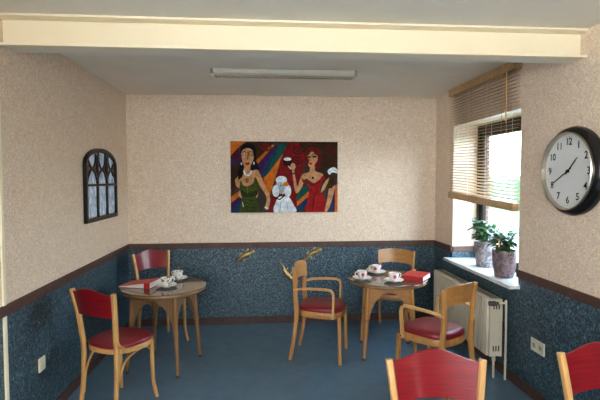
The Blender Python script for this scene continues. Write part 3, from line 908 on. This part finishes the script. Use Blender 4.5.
# background rays
pp('orange', [(50, 55), (118, 55), (92, 75), (50, 118)])
pp('purple', [(50, 120), (82, 82), (100, 130), (90, 190), (50, 160)]); pp('dred', [(56, 112), (78, 92), (90, 120), (70, 135)])
pp('brown', [(50, 160), (95, 150), (95, 230), (50, 290)])
pp('orange', [(50, 298), (100, 262), (100, 284), (50, 325)]); pp('purple', [(50, 326), (100, 285), (105, 305), (50, 350)]); pp('blue', [(50, 352), (105, 306), (125, 330), (75, 367), (50, 367)])
pp('brown', [(118, 55), (240, 55), (165, 140), (130, 120)])
pp('orange', [(160, 138), (232, 68), (242, 70), (168, 152)]); pp('purple', [(168, 152), (242, 70), (252, 80), (180, 195)])
pp('blue', [(180, 195), (250, 72), (272, 62), (198, 208)]); pp('green', [(198, 208), (262, 66), (300, 60), (275, 108), (212, 200)])
pp('orange', [(192, 215), (212, 196), (278, 108), (214, 306), (205, 290)])
pp('red', [(300, 60), (348, 58), (375, 130), (350, 240), (352, 367), (214, 367), (232, 260), (262, 150)], False)
pp('purple', [(262, 150), (272, 120), (240, 250), (232, 260)])
pp('brown', [(345, 56), (519, 56), (519, 210), (440, 240), (390, 180), (368, 110)])
pp('green', [(338, 296), (350, 270), (392, 240), (392, 280), (338, 318)]); pp('orange', [(338, 320), (395, 270), (395, 292), (338, 340)]); pp('blue', [(338, 342), (395, 293), (395, 330), (345, 367), (338, 367)])
pp('purple', [(470, 367), (494, 270), (512, 230), (506, 367)]); pp('orange', [(506, 367), (508, 250), (519, 240), (519, 367)]); pp('blue', [(478, 367), (488, 310), (500, 300), (498, 367)])
for cx_, cy_, r_, cc in ((203, 78, 24, 'red'), (340, 92, 24, 'dred'), (488, 90, 20, 'dred'), (338, 135, 26, 'dred')):
    pts = [(cx_ + r_ * (1 - i / 34) * math.cos(i * .32), cy_ + r_ * .8 * (1 - i / 34) * math.sin(i * .32)) for i in range(32)]
    line(cc if cc != 'red' else 'red', pts, 7)
# woman in green
pp('hair', [(92, 92), (104, 70), (128, 62), (150, 70), (162, 96), (160, 138), (174, 176), (152, 206), (100, 208), (78, 192), (90, 160), (96, 124)], True)
pp('skin', [(104, 188), (112, 160), (134, 158), (138, 182), (165, 178), (178, 200), (196, 240), (220, 300), (212, 350), (198, 348), (205, 300), (176, 250), (160, 222), (165, 300), (90, 300), (88, 262), (74, 250), (70, 222), (86, 204)], True)
pp('skin', [(97, 112), (104, 92), (125, 84), (145, 94), (152, 118), (144, 146), (124, 178), (106, 158)], True)
pp('shade', [(124, 96), (132, 98), (127, 132), (118, 138), (120, 120)])
dot('hair', 110, 114, 9, 4); dot('hair', 138, 113, 9, 4); dot('white', 110, 114, 4, 2); dot('white', 138, 113, 4, 2)
line('hair', [(99, 104), (110, 99), (119, 104)], 3); line('hair', [(129, 103), (139, 98), (149, 104)], 3)
pp('lip', [(112, 150), (119, 145), (123, 148), (127, 145), (134, 150), (123, 159)], True)
line('hair', [(99, 86), (124, 76), (150, 88), (156, 128)], 10)
line('white', [(106, 182), (114, 200), (126, 204), (136, 196), (140, 182)], 7)
dot('white', 97, 152, 3, 6); dot('white', 151, 150, 3, 6)
pp('olive', [(94, 225), (104, 246), (124, 250), (146, 238), (156, 210), (168, 232), (172, 262), (160, 300), (170, 367), (90, 367), (98, 300), (88, 262)], True)
pp('dolive', [(98, 268), (122, 282), (160, 268), (164, 290), (124, 300), (96, 292)], True)
line('shade', [(122, 250), (123, 284)], 3); dot('shade', 120, 226, 8, 12)
for yy in (312, 328, 344, 358): line('dolive', [(98, yy), (120, yy - 5), (142, yy + 3), (166, yy - 2)], 3)
pp('hair', [(86, 196), (104, 180), (102, 205), (84, 222)], True)
line('white', [(197, 343), (213, 349)], 6); line('white', [(100, 320), (104, 342)], 3)
# poodle
pp('white', [(240, 367), (246, 320), (262, 298), (300, 298), (322, 330), (332, 367)], True)
dot('white', 270, 224, 25, 18, 16); dot('grey', 262, 252, 18, 22, 14); dot('white', 246, 272, 16, 26, 14); dot('white', 298, 272, 15, 28, 14); dot('white', 273, 262, 15, 26, 14)
pp('grey', [(258, 244), (278, 240), (284, 262), (272, 288), (262, 280)], True)
dot('hair', 268, 248, 3, 3); dot('orange', 290, 242, 12, 10); dot('hair', 270, 288, 6, 4)
line('hair', [(240, 300), (262, 310), (284, 292)], 6); line('grey', [(268, 320), (262, 364)], 4); line('grey', [(292, 318), (300, 364)], 4)
# woman in red
pp('rhair', [(372, 120), (380, 92), (404, 78), (432, 86), (446, 112), (444, 150), (430, 178), (410, 170), (404, 186), (384, 172), (376, 146)], True)
pp('skin', [(316, 168), (324, 170), (332, 215), (340, 250), (352, 222), (366, 196), (392, 188), (398, 160), (416, 160), (420, 184), (450, 196), (456, 214), (436, 230), (410, 236), (376, 218), (362, 252), (342, 280), (330, 274), (322, 220)], True)
pp('skin', [(384, 112), (398, 100), (420, 100), (430, 122), (424, 146), (402, 168), (388, 158), (392, 140)], True)
pp('rhair', [(378, 112), (392, 88), (420, 82), (440, 110), (424, 112), (404, 98), (388, 116)], True)
dot('hair', 416, 121, 10, 4); dot('hair', 391, 122, 5, 4); line('hair', [(404, 113), (416, 107), (428, 114)], 3)
pp('lip', [(392, 150), (400, 147), (407, 151), (398, 157)], True); line('shade', [(398, 118), (392, 138), (399, 141)], 3)
pp('skin', [(314, 150), (328, 152), (332, 168), (322, 178), (308, 170)], True)
line('hair', [(316, 198), (330, 194)], 5)
pp('dress', [(358, 212), (374, 226), (408, 238), (436, 224), (452, 204), (462, 216), (446, 240), (440, 262), (464, 310), (472, 367), (380, 367), (386, 312), (392, 262), (384, 244), (366, 236)], True)
line('dred', [(372, 230), (408, 246), (440, 232)], 4); line('dred', [(430, 262), (412, 300), (408, 360)], 4); dot('hair', 409, 214, 5, 6)
pp('skin', [(484, 246), (502, 240), (506, 262), (488, 330), (470, 367), (462, 360), (474, 300)], True)
pp('brown', [(470, 200), (506, 205), (505, 245), (480, 262), (462, 230)], True)
pp('skin', [(470, 222), (482, 216), (462, 262), (444, 280), (452, 250)], True)
pp('white', [(474, 184), (486, 172), (504, 168), (518, 180), (517, 194), (496, 190), (482, 200)], True); line('grey', [(482, 190), (498, 178), (514, 184)], 3)
# glass of wine
pp('wine', [(278, 138), (316, 138), (312, 156), (298, 164), (284, 156)], True); dot('white', 297, 132, 17, 7)
line('white', [(300, 162), (312, 176)], 3)
obj('painted_image', pbm, None, cv, False, mats=mats)

# ------------------------------------------------------------ light, world, camera
wd = bpy.data.worlds.new('sky'); bpy.context.scene.world = wd; wd.use_nodes = True
nt = wd.node_tree; bg = nt.nodes['Background']
tc = nt.nodes.new('ShaderNodeTexCoord'); sp = nt.nodes.new('ShaderNodeSeparateXYZ'); nt.links.new(tc.outputs['Generated'], sp.inputs[0])
nt.links.new(ramp(nt, sp.outputs['Z'], [(0, (.80, .92, 1)), (.5, (.60, .76, 1.0))]), bg.inputs['Color'])
bg.inputs['Strength'].default_value = 25

def area(name, loc, rot, sx, sy, power, col, portal=False):
    l = bpy.data.lights.new(name, 'AREA'); l.shape = 'RECTANGLE'; l.size = sx; l.size_y = sy; l.energy = power; l.color = col
    if portal: l.cycles.is_portal = True
    o = bpy.data.objects.new(name, l); C.objects.link(o); o.location = loc; o.rotation_euler = rot
    return o
area('window_portal', (XO + .06, (W0 + W1) / 2, (WS + WT) / 2), (0, R(90), 0), WT - WS, W1 - W0, 1, (1, 1, 1), True)
area('added_door_fill', (XR + .12, (D0 + D1) / 2, DT / 2), (0, R(90), 0), DT - .1, D1 - D0 - .1, 15, (1, .88, .74))  # fill lamp in the added door opening
area('added_side_fill', (XL - .10, (LW0 + LW1) / 2, (LZ0 + LZ1) / 2), (0, R(-90), 0), LZ1 - LZ0 - .1, LW1 - LW0 - .1, 12, (1, .80, .60))  # warm fill set in the invented side window
area('added_rear_fill', ((RX0 + RX1) / 2, YF - .12, (RZ0 + RZ1) / 2), (R(90), 0, 0), RX1 - RX0 - .1, RZ1 - RZ0 - .1, 46, (1, .80, .56))  # main warm fill for the near end, in the made-up rear window

cam = bpy.data.cameras.new('camera'); co = bpy.data.objects.new('camera', cam); C.objects.link(co)
f_, yaw, pit, rol, hc = 464.59, .0837, .0464, -.0014, 1.6022
cam.sensor_width = 36; cam.lens = f_ / 600 * 36; cam.clip_start = .05
co.location = (0, 0, hc)
F = Vector((math.sin(yaw) * math.cos(pit), math.cos(yaw) * math.cos(pit), -math.sin(pit)))
Rt = Vector((math.cos(yaw), -math.sin(yaw), 0)); U = Rt.cross(F)
R2 = Rt * math.cos(rol) + U * math.sin(rol); U2 = -Rt * math.sin(rol) + U * math.cos(rol)
co.rotation_euler = Matrix((R2, U2, -F)).transposed().to_euler()
S = bpy.context.scene; S.camera = co
S.view_settings.view_transform = 'Standard'; S.view_settings.look = 'None'; S.view_settings.gamma = 1
S.view_settings.use_curve_mapping = False
S.view_settings.exposure = 0.0
